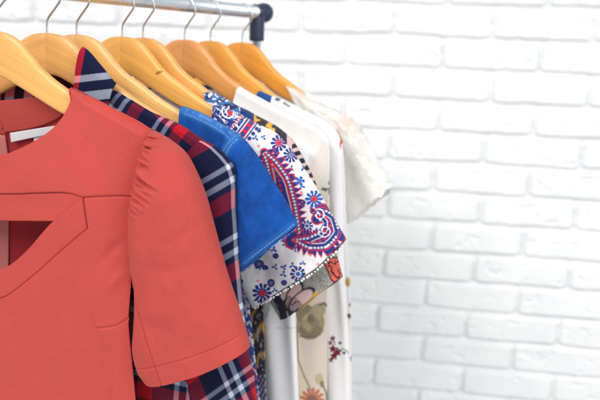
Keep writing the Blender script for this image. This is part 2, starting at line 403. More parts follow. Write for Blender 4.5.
# ================================================================== 1  CORAL DRESS
CORAL = lin(196, 76, 69)
m_coral = fabric('coral_crepe', tuple(CORAL), .8, .06, (1700, 150), .10, .085, 26, .55)
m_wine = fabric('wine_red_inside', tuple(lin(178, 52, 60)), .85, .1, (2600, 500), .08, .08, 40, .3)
m_label = fabric('white_satin_label', tuple(lin(244, 244, 246)), .6, .1, (2500, 600), .04, .02, 50, .2)
m_pink = fabric('pink_zip_tape', tuple(lin(214, 128, 124)), .8, .1, (1500, 500), .08, .05, 50, .3)
def coral_dress():
    g = Garment(0, 'dress', 'coral red dress with puffed short sleeve and keyhole front, nearest on the rail', 'dress')
    UC = -.016
    def zs(u): return -.113 + .004 * (1 - smooth(.118, .14, np.abs(u - UC))) - .046 * np.clip((np.abs(u - UC) - .108) / .1, 0, 1.4)
    def fr(u, z):
        u = np.asarray(u, float); z = np.asarray(z, float); k = smooth(0, .13, zs(u) - z)
        y = -.001 - .0095 * np.sqrt(sat((zs(u) - z) / .006)) - .020 * (1 - np.clip(np.abs(u - UC) / .2, 0, 1) ** 3) * k
        d = sat((-.25 - z) / .3)
        y = y - .004 * d * np.sin((u - UC) * 46 + 1.2 + 3 * z) * (1 - np.clip(np.abs(u - UC) / .2, 0, 1) ** 2)
        return y + (.0030 * fbm(u * 17, z * 9, 31) + .0012 * fbm(u * 60, z * 34, 32)) * k
    def bk(u, z):
        k = smooth(0, .12, zs(u) - z); return .001 + .0085 * np.sqrt(sat((zs(u) - z) / .006)) + .022 * (1 - np.clip(np.abs(u - UC) / .2, 0, 1) ** 3) * k + .010 * (1 - np.clip(np.abs(u - UC) / .11, 0, 1) ** 2)
    cv = lambda p, n=160: g.curve(p, fr, n)
    ce = lambda y: ('l', UC, g.curve([(-8, y)], fr, raw=True)[0][1])
    NECK = [ce(157.5), (4, 154.5), (15, 150.5), (37, 139.5), (55, 126), (66, 111), (70.5, 97), (71.5, 87.5)]
    SHO = [(71.5, 87.5), (84, 94), (100, 102), (125, 114.5), (138, 121), (152, 130)]
    SEAM = [ce(194.3), (10, 194), (40, 193.2), (60, 193), (70, 194), (82.5, 198)]
    SEAM2 = [(82.5, 198), (100, 197), (120, 196.3), (133.5, 197)]
    # yoke
    full = g.poly(cv(SEAM, 200), cv(SEAM2, 100)); ua = np.linspace(0, 1, 110); ub = np.linspace(0, 1, 71); cut = .80
    T = g.poly(resample(cv(NECK, 130), ua), resample(cv(SHO, 100), ub)); B = g.poly(resample(full, ua * cut), resample(full, cut + (1 - cut) * ub))
    L = cv([ce(157.5), ce(194.3)]); R = cv([(152, 130), (144.5, 152), (139, 175), (133.5, 197)])
    g.panel('yoke', m_coral, T, B, L, R, 180, 90, fr, th=.0016, edges='br', mirror=UC)
    # cross strap over the keyhole
    fs = lambda u, z: fr(u, z) + .0022 - .0018 * np.exp(-((z - g.curve([(20, 218)], fr, raw=True)[0][1]) / .012) ** 2)
    T = cv(SEAM, 130); B = g.poly(cv([ce(221.3), (10, 221), (30, 221), (54, 221.3)], 90), cv([(54, 221.3), (68, 209.5), (82.3, 198.6)], 60))
    g.panel('cross_strap', m_coral, T, B, cv([ce(194.3), ce(221.3)]), cv([(82.5, 198), (82.3, 198.6)]), 110, 30, fs, th=.0018, edges='t', mirror=UC)
    # band round the keyhole
    IN = [ce(271.5), (3, 268.5), (15, 261.5), (30, 247.5), (52, 222.5), (68, 209), (82.5, 198)]
    OUT = [ce(304), (5, 297), (16, 289.5), (33, 276), (60, 252), (87, 229)]
    fb = lambda u, z: fr(u, z) - .0006
    g.panel('keyhole_band', m_coral, cv(IN), cv(OUT), cv([ce(271.5), ce(304)]), cv([(82.5, 198), (84.5, 212), (87, 229)]), 120, 36, fb, th=.002, edges='rb', mirror=UC)
    # bodice: side part next to the band, and everything below
    dart = g.curve([(92, 329), (104, 327.5), (117.5, 325), (129, 318), (137, 313)], fr, 30)
    crease = [(g.curve(p, fr, 12), a_, w_) for p, a_, w_ in [([(131, 236), (112, 250), (96, 270)], .0022, .006), ([(130, 268), (114, 282), (104, 300)], -.002, .006), ([(60, 262), (66, 330), (58, 400)], -.0026, .010), ([(108, 345), (104, 380), (110, 430)], .0026, .009), ([(20, 320), (26, 370), (18, 440)], .0026, .010)]]
    def fd(u, z):
        d, arc, tot = seg_d(u, z, dart); k = smooth(0, .012, arc)
        cr = 0
        for c_, a_, w_ in crease:
            dd, ar, tt = seg_d(u, z, c_); cr = cr + a_ * np.exp(-(dd / w_) ** 2) * np.sin(np.pi * sat(ar / tt))
        return fr(u, z) + cr + k * (.0022 * np.exp(-(d / .0010) ** 2)) - .0022 * np.exp(-(d / .02) ** 2) * k
    Bo = [ce(470), (40, 468), (90, 466), (142, 462)]
    RS = [(133.5, 197), (132.3, 215), (132, 229)]
    o1 = g.panel('bodice', m_coral, cv(SEAM2), cv([(87, 229), (110, 228.7), (132, 229)]), cv([(82.5, 198), (84.5, 212), (87, 229)]), cv(RS), 60, 40, fd, th=.0014, edges='tl', mirror=UC)
    T = g.poly(resample(cv(OUT, 160), np.linspace(0, 1, 130)), resample(cv([(87, 229), (110, 228.7), (132, 229)]), np.linspace(0, 1, 60)))
    R = cv([(132, 229), (131.3, 250), (130.8, 287), (129.3, 325), (132, 362), (135.5, 400), (142, 462)])
    # join both grids into the one bodice mesh
    o2 = g.panel('bodice', m_coral, T, cv(Bo), cv([ce(304), ce(470)]), R, 189, 240, fd, th=0, mirror=UC)
    import bmesh
    bm = bmesh.new(); bm.from_mesh(o1.data); bm.from_mesh(o2.data); bmesh.ops.remove_doubles(bm, verts=bm.verts, dist=.0003)
    for f_ in bm.faces: f_.smooth = True
    bm.to_mesh(o1.data); bm.free(); bpy.data.objects.remove(o2)
    # back of the dress seen through the neck and the keyhole
    BN = [ce(100.5), (0, 100.8), (20, 99), (36, 97), (48, 94.5), (60, 91.5), (71.5, 87.8)]
    cb = lambda p, n=160: g.curve(p, bk, n)
    cbe = lambda y: ('l', UC, g.curve([(-8, y)], bk, raw=True)[0][1])
    BN[0] = cbe(100.8)
    T = g.poly(cb(BN, 120), cb([(71.5, 87.8), (100, 102.3), (125, 114.8), (150, 130)], 90))
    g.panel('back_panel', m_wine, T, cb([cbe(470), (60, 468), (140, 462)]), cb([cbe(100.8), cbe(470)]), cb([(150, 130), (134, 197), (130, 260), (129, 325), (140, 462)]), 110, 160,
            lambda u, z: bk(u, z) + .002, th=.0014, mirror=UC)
    g.panel('neck_facing', m_coral, cb(BN, 120), cb([cbe(134), (0, 134), (12, 132.5), (30, 129.5), (48, 124), (62, 116), (75, 100)], 120), cb([cbe(100.8), cbe(134)]), cb([(71.5, 87.8), (73, 92), (75, 100)]), 90, 40,
            lambda u, z: bk(u, z) - .001, th=.0016, edges='b', mirror=UC)
    g.panel('zip_tape', m_pink, cb([(-4, 134), (5, 133)]), cb([(-1, 380), (8, 380)]), cb([(-4, 134), (-1, 380)]), cb([(5, 133), (8, 380)]), 8, 60, lambda u, z: bk(u, z) - .001, th=.001)
    by = lambda u, z: bk(u, z) - .004
    cl = lambda p, n=60: g.curve(p, by, n)
    g.panel('size_tag', m_label, cl([(33, 134), (50, 130)]), cl([(33.5, 143), (51, 139)]), cl([(33, 134), (33.5, 143)]), cl([(50, 130), (51, 139)]), 16, 12, lambda u, z: by(u, z) + .0012, th=.0005)
    g.panel('label', m_label, cl([(10.3, 133.2), (35, 129.1), (60, 125.2)]), cl([(11.3, 142.3), (35, 137.2), (60, 132.5)]), cl([(10.3, 133), (11.3, 142.3)]), cl([(60, 125), (60, 132.5)]), 60, 16,
            lambda u, z: by(u, z) - .001 * np.cos(u * 180), th=.0008)
    # puffed sleeve
    ARM = [(152, 130), (148, 140), (144, 152), (139, 175), (136, 195), (133, 220), (132.3, 245), (133.5, 268)]
    INN = [(133.5, 268), (137, 290), (136, 325), (134.5, 349), (140, 371), (147, 381)]
    OUTR = [(152, 130), (161, 134.5), (170, 140), (185, 152.5), (197, 174), (206, 197), (212.5, 220), (227, 272), (242, 317), (250.3, 346.5)]
    HEM = [(147, 381), (158, 380), (170, 377), (190, 371), (211, 364), (231, 355.5), (250.3, 346.5)]
    c0 = lambda p, n=160: g.curve(p, -.006, n)
    L = g.poly(c0(ARM, 160), c0(INN, 110)); R = c0(OUTR, 260)
    armd = c0(ARM, 60); hem_st = c0([(136, 365), (150, 362.5), (162, 359), (204, 346), (230, 336.5), (247, 329.5)], 30)
    und = c0([(137, 283), (145, 303), (155, 331), (164, 359), (170, 378)], 30)
    tr_ = np.random.default_rng(12); tuck = []; A_ = c0(ARM, 400); al = np.concatenate([[0], np.cumsum(np.linalg.norm(np.diff(A_, axis=0), axis=1))])
    pos = .008
    while pos < .090:
        i = int(np.searchsorted(al, pos)); p = A_[i]; f_ = pos / .090
        ang = math.radians(-8 - 26 * f_ + tr_.normal(0, 7)); ln = (.020 + .030 * tr_.random()) * (1 - .35 * abs(f_ - .45) * 2)
        q = p + ln * np.array([math.cos(ang), math.sin(ang)]); m_ = (p + q) / 2 + np.array([0, .0022 * tr_.normal()])
        tuck.append((spline([p, m_, q], 8), .0022 + .0026 * tr_.random(), .0013 + .0018 * tr_.random())); pos += .0058 + .0066 * tr_.random()
    drape = [(c0(p, 14), a_, w_) for p, a_, w_ in [([(152, 176), (158, 232), (170, 300), (176, 350)], .0030, .009), ([(166, 160), (184, 222), (200, 290), (208, 335)], -.0032, .010), ([(180, 162), (204, 222), (224, 285)], .0028, .009),
                                                   ([(136, 246), (158, 262), (186, 262), (214, 250)], .0026, .008), ([(140, 300), (168, 306), (200, 296)], -.0022, .008), ([(206, 214), (190, 232), (170, 240)], .0022, .006)]]
    def rel(u, z, s, t):
        d, arc, tot = seg_d(u, z, armd)
        y = 0 * u
        for c, am, w in tuck:
            dd, a, tt = seg_d(u, z, c); fade = (.45 + .55 * smooth(0, .3 * tt, a)) * (1 - smooth(.3 * tt, tt, a))
            y = y + 1.5 * am * np.exp(-(dd / w) ** 2) * fade - am * 1.0 * np.exp(-((dd - 2.1 * w) / (1.3 * w)) ** 2) * fade
        for c, am, w in drape:
            dd, a, tt = seg_d(u, z, c); y = y + .5 * am * np.exp(-(dd / (1.25 * w)) ** 2) * np.sin(np.pi * sat(a / tt)) ** .7
        dh, _, _ = seg_d(u, z, hem_st); y = y + .0013 * np.exp(-(dh / .0008) ** 2)
        du, _, _ = seg_d(u, z, und); y = y + .0022 * np.exp(-(du / .0010) ** 2) - .001 * np.exp(-(du / .009) ** 2)
        y = y + .0026 * np.exp(-(d / .0012) ** 2)
        return y + .009 * fbm(u * 13 + z * 6, z * 9, 41) * smooth(.02, .3, t) + .0022 * fbm(u * 46, z * 30, 42) * smooth(.03, .2, t)
    T = np.array([L[0], L[0] + [1e-5, 0]]); T[1] = R[0]; T = np.array([L[0], R[0] + 1e-6])
    def dep(t): return .004 + .036 * np.sqrt(sat(t * 3.2)) * (1 - .25 * t)
    g.tube('sleeve', m_coral, T, c0(HEM), L, R, 230, 420, dep, -.006, rel, th=.0016, power=.7)
coral_dress()

# ================================================================== 2  PLAID SHIRT
NAVY = lin(12, 19, 58); PWHITE = lin(206, 216, 236); PRED = lin(192, 18, 40); PDARK = lin(20, 24, 44)
BANDS = [(1, 7.5, PWHITE), (7.5, 17.5, NAVY), (17.5, 25, PWHITE), (25, 33, NAVY), (33, 54, PRED), (54, 83, NAVY)]
def tartan(a, b, warp=None):
    def ax(v):
        v = np.mod(v * 1000, 83); C = np.zeros(v.shape + (3,)) + NAVY
        for lo, hi, c in BANDS:
            if c is not NAVY: C = mixc(C, aa(np.abs(v - (lo + hi) / 2) - (hi - lo) / 2, .5), c)
        return C
    A, B = ax(a) if warp is None else warp, ax(b)
    # twill: the two thread sets share the surface
    C = (.5 * np.sqrt(A) + .5 * np.sqrt(B)) ** 2      # the two thread sets share the surface
    same = (np.abs(A - B).sum(-1) < .02)
    return C * .92
m_plaid = fabric('plaid_flannel', None, .9, .04, (1700, 420), .16, .08, 50, .4)
def plaid_shirt():
    g = Garment(1, 'plaid_shirt', 'navy, red and white plaid shirt with a folded collar, just behind the coral dress', 'shirt')
    c = g.curve
    def rot(U_, Z_, o, deg):
        a = math.radians(deg); x = U_ - o[0]; z = Z_ - o[1]; return x * math.cos(a) + z * math.sin(a), -(-x * math.sin(a) + z * math.cos(a))
    # collar leaf
    po = c([(80, 47)], -.02, raw=True)[0]; pa = c([(73, 86)], -.02, raw=True)[0]
    def colcol(g_, U_, y, Z_):
        X, Y = g_.f.px(U_, y, Z_)
        dx, dy = 73 - 80, 86 - 47.; l = math.hypot(dx, dy); a = ((X - 80) * dy - (Y - 47) * dx) / l; b = ((X - 80) * dx + (Y - 47) * dy) / l
        b = b + .30 * a
        C = np.zeros(U_.shape + (3,)) + NAVY * .9
        wh = ((b > 29.5) & (b < 36.5)) | ((b > 47) & (b < 57)); C = mixc(C, wh, .5 * NAVY + .5 * PWHITE * .9)
        rd = (b > 60); C = mixc(C, rd, .5 * NAVY + .5 * PRED)
        ra = a < 5.6; C = mixc(C, ra, .28 * NAVY + .72 * PRED * .95); C = mixc(C, ra & wh, lin(235, 140, 150)); return C
    T = c([(80, 46.5), (84, 49), (98, 64), (114, 83.5)], -.02); B = c([(71, 92), (88, 101), (108, 109)], -.02)
    L = c([(80, 46.5), (76.5, 62), (73, 86), (71, 92)], -.02); R = c([(114, 83.5), (112, 92), (108, 109)], -.02)
    def yc(u, z): return -.02 + .009 * np.exp(-(seg_d(u, z, T)[0] / .004)) - .0012 * np.exp(-((seg_d(u, z, R)[0] - .004) / .001) ** 2) + .004 * fbm(u * 30, z * 30, 3) - .004 * np.sin((u - .05) * 40)
    o = g.panel('collar', m_plaid, T, B, L, R, 90, 90, yc, colcol, th=.003)
    # inside of the collar stand at the back of the neck
    def cs(g_, U_, y, Z_):
        X, Y = g_.f.px(U_, y, Z_); v = np.mod(X + .1 * Y + 12.5, 19)
        C = np.zeros(U_.shape + (3,)) + lin(44, 22, 36)
        C = mixc(C, (v > 8) & (v < 17), lin(214, 110, 118)); w = Y > 97
        C = mixc(C, w & (v > 8) & (v < 17), lin(170, 172, 186)); C = mixc(C, w & ((v <= 8) | (v >= 17)), lin(40, 40, 62))
        C = mixc(C, X > 44, lin(70, 20, 30)); C = mixc(C, X < 1.5, lin(200, 60, 66)); return C  # right end painted dark maroon as the shadow inside the collar
    g.panel('collar_stand', m_plaid, c([(-60, 66), (14, 66), (50, 60), (80, 56)], .02), c([(-60, 118), (20, 116), (50, 112), (92, 108)], .02), c([(-60, 66), (-60, 118)], .02), c([(80, 56), (92, 108)], .02),
            240, 60, lambda u, z: .02 - .3 * (np.abs(u + .0) - .02).clip(0) ** 2 * 8, cs, th=.002)
    # front with the yoke
    SH = [(80, 94), (100, 92), (115, 89), (130, 96.5), (155, 112), (182, 124), (207, 140)]
    def by(u, z): return -.004 - .024 * smooth(0, .1, -.13 - .5 * (u - .1).clip(0) - z) + .006 * fbm(u * 16, z * 10, 5)
    def bc(g_, U_, y, Z_):
        X, Y = g_.f.px(U_, y, Z_)
        a, b = rot(U_, Z_, g_.f.loc(140, 98), -33)
        up = smooth(0, 1, (Y < 300) * 1.0)
        C1 = tartan(a * 1.35 + .034, b * 1.35 + .050)
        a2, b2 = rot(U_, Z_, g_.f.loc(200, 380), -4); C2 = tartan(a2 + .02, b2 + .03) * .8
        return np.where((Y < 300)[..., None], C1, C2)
    T = g.curve(SH, 0); B = c([(60, 470), (140, 470), (215, 470)]); L = c([(80, 94), (70, 200), (60, 470)]); R = c([(207, 140), (196, 165), (190, 300), (215, 470)])
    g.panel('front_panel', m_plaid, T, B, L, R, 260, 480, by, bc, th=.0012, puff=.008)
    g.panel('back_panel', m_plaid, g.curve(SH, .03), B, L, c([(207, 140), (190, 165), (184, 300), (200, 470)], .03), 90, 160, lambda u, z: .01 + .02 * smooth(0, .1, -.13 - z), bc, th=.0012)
    g.panel('side_panel', m_plaid, c([('l', -.22, -.19), (-20, 114), (45, 110), (80, 94)]), c([('l', -.22, -.6), (0, 470), (60, 470)]), c([('l', -.22, -.19), ('l', -.22, -.6)]), L, 60, 120, lambda u, z: .012, bc, th=.0012)
    # sleeve
    O = [(205, 139), (213, 142.5), (221, 147.5), (230, 156.5), (236, 166), (237.6, 182), (237.8, 205), (239.3, 225), (241, 257), (245, 302), (250, 345), (256, 374), (259.5, 400), (265, 450)]
    I = [(190, 154), (184, 190), (178, 250), (176, 320), (178, 380), (186, 450)]
    def sc(g_, U_, y, Z_):
        X, Y = g_.f.px(U_, y, Z_)
        ox = np.interp(Y, [p[1] for p in O], [p[0] for p in O])
        k = smooth(325, 372, Y)
        wid = ox - X
        # upper sleeve: stripes across it rise to the right, one pale stripe follows the outer fold
        ang = math.radians(30); bb = Y + (X - 237) * math.tan(ang) * 1.0
        a_ = -(wid - 12.5) / 1000 * 1.12; b_ = (bb - 158) / 1000 * 1.13
        C1 = tartan(a_, b_, mixc(np.zeros(X.shape + (3,)) + NAVY, aa(np.abs(wid - 4.6 - 5.5 * smooth(188, 150, Y)) - 1.9, .5), lin(240, 242, 248)))
        b2 = (Y + .72 * (X - 250) - 372) / 1000 * 1.25; a2 = (X - 207 - .42 * (Y - 345)) / 1000 * 1.32
        C2 = tartan(a2, b2 + .01)
        return np.where((Y > 338 - .1 * (X - 200))[..., None], C2, C1)
    def rl(u, z, s, t): return .006 * fbm(u * 12, z * 9, 9) - .0035 * np.sin(s * 7 + z * 22) * smooth(.1, .4, t)
    g.tube('sleeve', m_plaid, c([(190, 154), (198, 146), (205, 139)]), c([(186, 450), (225, 452), (265, 450)]), c(I), c(O), 150, 420, lambda t: .012 + .016 * smooth(0, .25, t), -.008, rl, sc)
plaid_shirt()

# ================================================================== 3  DENIM SHIRT
m_denim = fabric('blue_denim', None, .9, .03, (1300, 500), .16, .20, 55, .5)
def denim_shirt():
    g = Garment(2, 'denim_shirt', 'bright blue denim shirt with frayed short sleeve hem between plaid and paisley', 'shirt')
    c = g.curve
    TOPL = [(184.5, 105.5), (205, 113.5), (225, 124.5), (240, 134.5)]
    SL = [(240, 134.5), (248, 142.5), (256, 152), (267, 168.5), (276, 183), (285, 197), (293, 211), (299.3, 224)]
    HE = [(206, 296), (225, 285), (242, 271.5), (251, 266), (260, 258), (270, 248.5), (280, 241), (290, 234.5), (299.3, 226.5)]
    stl = [c(p, 0, 30) for p in ([(186, 111), (205, 119), (224, 129), (236, 137)], [(184, 108.5), (205, 116), (224, 126.5)], [(239, 137), (232, 146), (229, 160), (226, 190)], [(242, 138), (236, 147), (233, 160), (230, 190)])]
    hl = c([(206, 291), (225, 279), (242, 267), (260, 252.5), (280, 236.5), (297, 222.5)], 0, 40)
    def dc(g_, U_, y, Z_):
        C = np.zeros(U_.shape + (3,)) + lin(16, 76, 158)
        n = fbm(U_ * 60, Z_ * 45, 3, 4); C = C * (1 + .62 * n + .4 * fbm(U_ * 220, Z_ * 120, 77, 2) + .22 * (vn((U_ + Z_) * 700, (U_ - Z_) * 120, 6) - .5) + .10 * np.sin((U_ + .8 * Z_) * 2 * math.pi / .0021))[..., None]
        for k, l in enumerate(stl + [hl]):
            d, a, t = seg_d(U_, Z_, l)
            C = mixc(C, .35 * np.exp(-((d - .0015) / .003) ** 2), lin(60, 126, 200))
            C = mixc(C, .5 * (d < .0008) * (np.mod(a, .0034) < .0024), lin(130, 180, 228))
        d, a, t = seg_d(U_, Z_, c(TOPL, 0, 30)); C = mixc(C, .6 * (d < .0016 + .001 * vn(a * 500, 0 * a, 3)), lin(84, 146, 212))
        return C
    def by(u, z): return -.004 - .022 * smooth(0, .1, -.14 - .5 * (u - .1).clip(0) - z) + .004 * fbm(u * 20, z * 14, 5)
    T = c(TOPL); B = c([(150, 470), (200, 470), (238, 470)]); L = c([(184.5, 105.5), (183.5, 120), (170, 200), (150, 470)]); R = c([(240, 134.5), (232, 150), (226, 200), (238, 470)])
    g.panel('front_panel', m_denim, T, B, L, R, 130, 220, by, dc, th=.0018, edges='tr', puff=.008)
    ful = c([('l', -.2, -.19), ('l', -.1, -.14), ('l', 0, -.135), ('l', .1, -.135), (240, 134.5)])
    g.panel('back_panel', m_denim, ful, c([('l', -.2, -.6), ('l', .17, -.6)]), c([('l', -.2, -.19), ('l', -.2, -.6)]), c([(238, 134.5), (228, 150), (222, 200), (232, 470)], .018), 80, 110, .018, dc, th=.0018)
    def rl(u, z, s, t):
        d, a, tt = seg_d(u, z, hl); return .008 * fbm(u * 18, z * 12, 19) + .0026 * fbm(u * 60, z * 40, 18) + .0018 * np.exp(-(d / .0014) ** 2) - .0055 * np.sin(s * 9 + t * 3) * smooth(.1, .5, t)
    o = g.tube('sleeve', m_denim, c([(228, 132), (234, 132), (240, 134.5)]), c(HE), c([(228, 132), (214, 190), (206, 296)]), c(SL), 190, 230, lambda t: .012 + .014 * np.sqrt(sat(2.5 * t)), -.004, rl, dc, th=.0018)
    # frayed threads along the hem
    V = []; F_ = []; hc = c(HE, 0, 400)
    for k in range(420):
        i = int(rng.integers(150, 398)); p = hc[i]; l = .0015 + .0032 * rng.random(); a = rng.normal(-.6, .5)
        s_ = i / 399; yy = -.004 - .024 * 2 * math.sqrt(max(s_ * (1 - s_), 1e-4)) - .001
        b = np.array([p[0], yy, p[1] + .0008]); e = b + np.array([math.sin(a) * -.5 * l, -.0006, -l * math.cos(a)]); w = .00022
        n0 = len(V); V += [b + [w, 0, 0], b - [w, 0, 0], b + [0, w, 0], e]; F_ += [(n0, n0 + 1, n0 + 3), (n0 + 1, n0 + 2, n0 + 3), (n0 + 2, n0, n0 + 3)]
    mesh_obj('frayed_hem', np.array(V), F_, plain('denim_thread', tuple(lin(70, 128, 205)), .9), o, smooth_=False)
denim_shirt()

# ================================================================== prints
def flower(C, X, Y, x, y, r, n, petal, centre, ring=None, ph=0.0):
    d = np.hypot(X - x, Y - y); th = np.arctan2(Y - y, X - x) + ph
    lob = r * (.66 + .34 * np.abs(np.cos(n * th / 2)) ** .7)
    gap = np.abs(np.sin(n * th / 2)) ; pm = (d < lob) & (d > r * .38) & (np.abs(np.cos(n * th / 2)) > .38)
    C = mixc(C, pm, petal)
    if ring is not None: C = mixc(C, (d < r * .42) & (d > r * .3), ring)
    return mixc(C, aa(d - r * .3, .4), centre)
PB = lin(42, 56, 132); PBL = lin(46, 96, 176); PR = lin(214, 40, 62); PW = lin(242, 240, 242); PP = lin(240, 130, 138)
def teardrop(C, X, Y, pts, rad, inner=PR):
    d, a, t = seg_d(X, Y, pts)
    r = np.interp(a / t, np.linspace(0, 1, len(rad)), rad); e = d - r
    saw = np.abs(np.mod(a, 6.0) - 3.0) / 3.0
    C = mixc(C, aa(e - 7.4 * (1 - saw) ** .8 - 1.0), PR); C = mixc(C, aa(e - 7.4 * (1 - saw) ** .8 + .9), PB)
    C = mixc(C, aa(e - .8), PR); C = mixc(C, aa(e + .4), PB)
    dots = (np.mod(a, 3.4) - 1.7) ** 2 + (e + 2.3) ** 2; C = mixc(C, aa(np.sqrt(dots) - 1.15), PW)
    C = mixc(C, aa(e + 4.2), inner); C = mixc(C, aa(e + 6.4), PW); C = mixc(C, aa(e + 7.2), PB)
    d2 = (np.mod(a, 5) - 2.5) ** 2 + (d) ** 2; C = mixc(C, aa(np.sqrt(d2) - 1.5), PR)
    return C
def swirl(C, X, Y, x, y, r, turns, col, w=.9, sgn=1, ph=0.0):
    d = np.hypot(X - x, Y - y); th = sgn * np.arctan2(Y - y, X - x) + ph
    v = np.mod(d / r * turns - th / (2 * math.pi), 1) * r / turns
    return mixc(C, (v < w * 1.6) & (d < r), col)
def paisley_print(g, U_, y, Z_):
    X, Y = g.f.px(U_, y, Z_); C = np.zeros(U_.shape + (3,)) + PW
    gx = np.floor(X / 9); gy = np.floor(Y / 9); jx = _h(gx, gy, 5); jy = _h(gx, gy, 6); k = _h(gx, gy, 7)
    d = np.hypot(X - (gx + .2 + .6 * jx) * 9, Y - (gy + .2 + .6 * jy) * 9)
    C = mixc(C, aa(d - 1.4) * (k < .34), PP); th = np.arctan2(Y - (gy + .2 + .6 * jy) * 9, X - (gx + .2 + .6 * jx) * 9)
    C = mixc(C, (d < 3.6 * np.abs(np.cos(1.5 * th + 6 * k)) ** 1.5) & (k > .72), PBL)
    C = mixc(C, (d < 3.0) & (k > .55) & (k < .66), PB); C = mixc(C, (d < 1.2) & (k > .55) & (k < .66), PBL)
    # navy ornament at the neck and the red and blue border over the shoulder
    nb = (X * .80 + Y * .6); t1 = nb - (243 * .80 + 122 * .6)
    m = t1 < 0; w = np.abs(vn(X / 2.6, Y / 2.6, 4) - .5)
    C = mixc(C, m & (w > .085), PB); C = mixc(C, m & (vn(X / 3.5, Y / 3.5, 9) > .70), PBL)
    C = swirl(C, X, Y, 229, 112, 9, 2.2, PW, .9); C = mixc(C, aa(np.hypot(X - 230, Y - 113) - 2.6), PR)
    C = mixc(C, m & (np.abs(t1 + 5) < 1.0), PW); C = mixc(C, m & (np.abs(t1 + 5) < 1.4) & (np.mod(X - Y, 4) < 2), PR)
    s = (-X * .6 + Y * .8)
    C = mixc(C, (t1 >= 0) & (t1 < 17), PW); C = mixc(C, (t1 > 1) & (t1 < 3), PB)
    C = mixc(C, (t1 > 4) & (t1 < 10), PR); q = np.hypot(np.mod(s, 7) - 3.5, t1 - 7); C = mixc(C, aa(q - 2.3), PB); C = mixc(C, aa(q - 1.0), PBL)
    C = mixc(C, (t1 > 11) & (t1 < 12.6), PB); C = mixc(C, aa(np.hypot(np.mod(s, 6) - 3, t1 - 15) - 2.2), PB)
    # large teardrops
    C = teardrop(C, X, Y, [(264, 152), (272, 164), (279, 180), (283, 200), (288, 222), (300, 240)], [3, 8, 12, 13, 12, 3])
    C = teardrop(C, X, Y, [(317, 219), (322, 214), (329, 220), (331, 231), (323, 240), (310, 243), (294, 240)], [5, 8, 9.5, 10.5, 9, 6, 2], PB)
    C = swirl(C, X, Y, 319, 215, 6.5, 1.5, PW, .7, -1); C = swirl(C, X, Y, 325, 231, 7.0, 1.8, PW, .6, 1, 1.0); C = mixc(C, aa(np.hypot(X - 325, Y - 231) - 1.6), PR)
    C = flower(C, X, Y, 279, 143, 8.5, 10, PB, PBL, PR); C = mixc(C, aa(np.hypot(X - 279, Y - 143) - 2), PR)
    C = flower(C, X, Y, 291, 155, 8.0, 11, PB, lin(120, 130, 180), PB); C = flower(C, X, Y, 314, 199, 9.0, 10, PBL, PR, PB)
    C = flower(C, X, Y, 307, 226, 6.0, 9, PB, PBL, PW); C = flower(C, X, Y, 262, 293, 10, 11, PB, PR, PB); C = flower(C, X, Y, 298, 274, 8, 10, PB, PBL, PW)
    C = flower(C, X, Y, 300, 181, 5, 5, PBL, PBL, PBL)
    C = mixc(C, aa(np.hypot((X - 259) / 1.2, Y - 264) - 4.2), PB); C = mixc(C, aa(np.hypot((X - 259) / 1.2, Y - 264) - 2), lin(120, 126, 170))
    C = mixc(C, aa(np.hypot((X - 271) / .9, Y - 283) - 4.2), PB); C = mixc(C, aa(np.hypot((X - 271) / .9, Y - 283) - 2), lin(120, 126, 170))
    return C
m_print = fabric('printed_viscose', None, .85, .1, (1500, 500), .09, .05, 40, .3)
m_pom = fabric('white_pompom', tuple(lin(246, 244, 246)), .95, .3, (900, 900), .08, .04, 100, .5)
def ball(c, r, n=8):
    V = []; 
    for i in range(n // 2 + 1):
        for j in range(n):
            a = math.pi * i / (n // 2); b = 2 * math.pi * j / n; k = r * (1 + .12 * random.uniform(-1, 1)); V.append(c + k * np.array([math.sin(a) * math.cos(b), math.sin(a) * math.sin(b), math.cos(a)]))
    return V, grid_faces(n // 2 + 1, n, True)
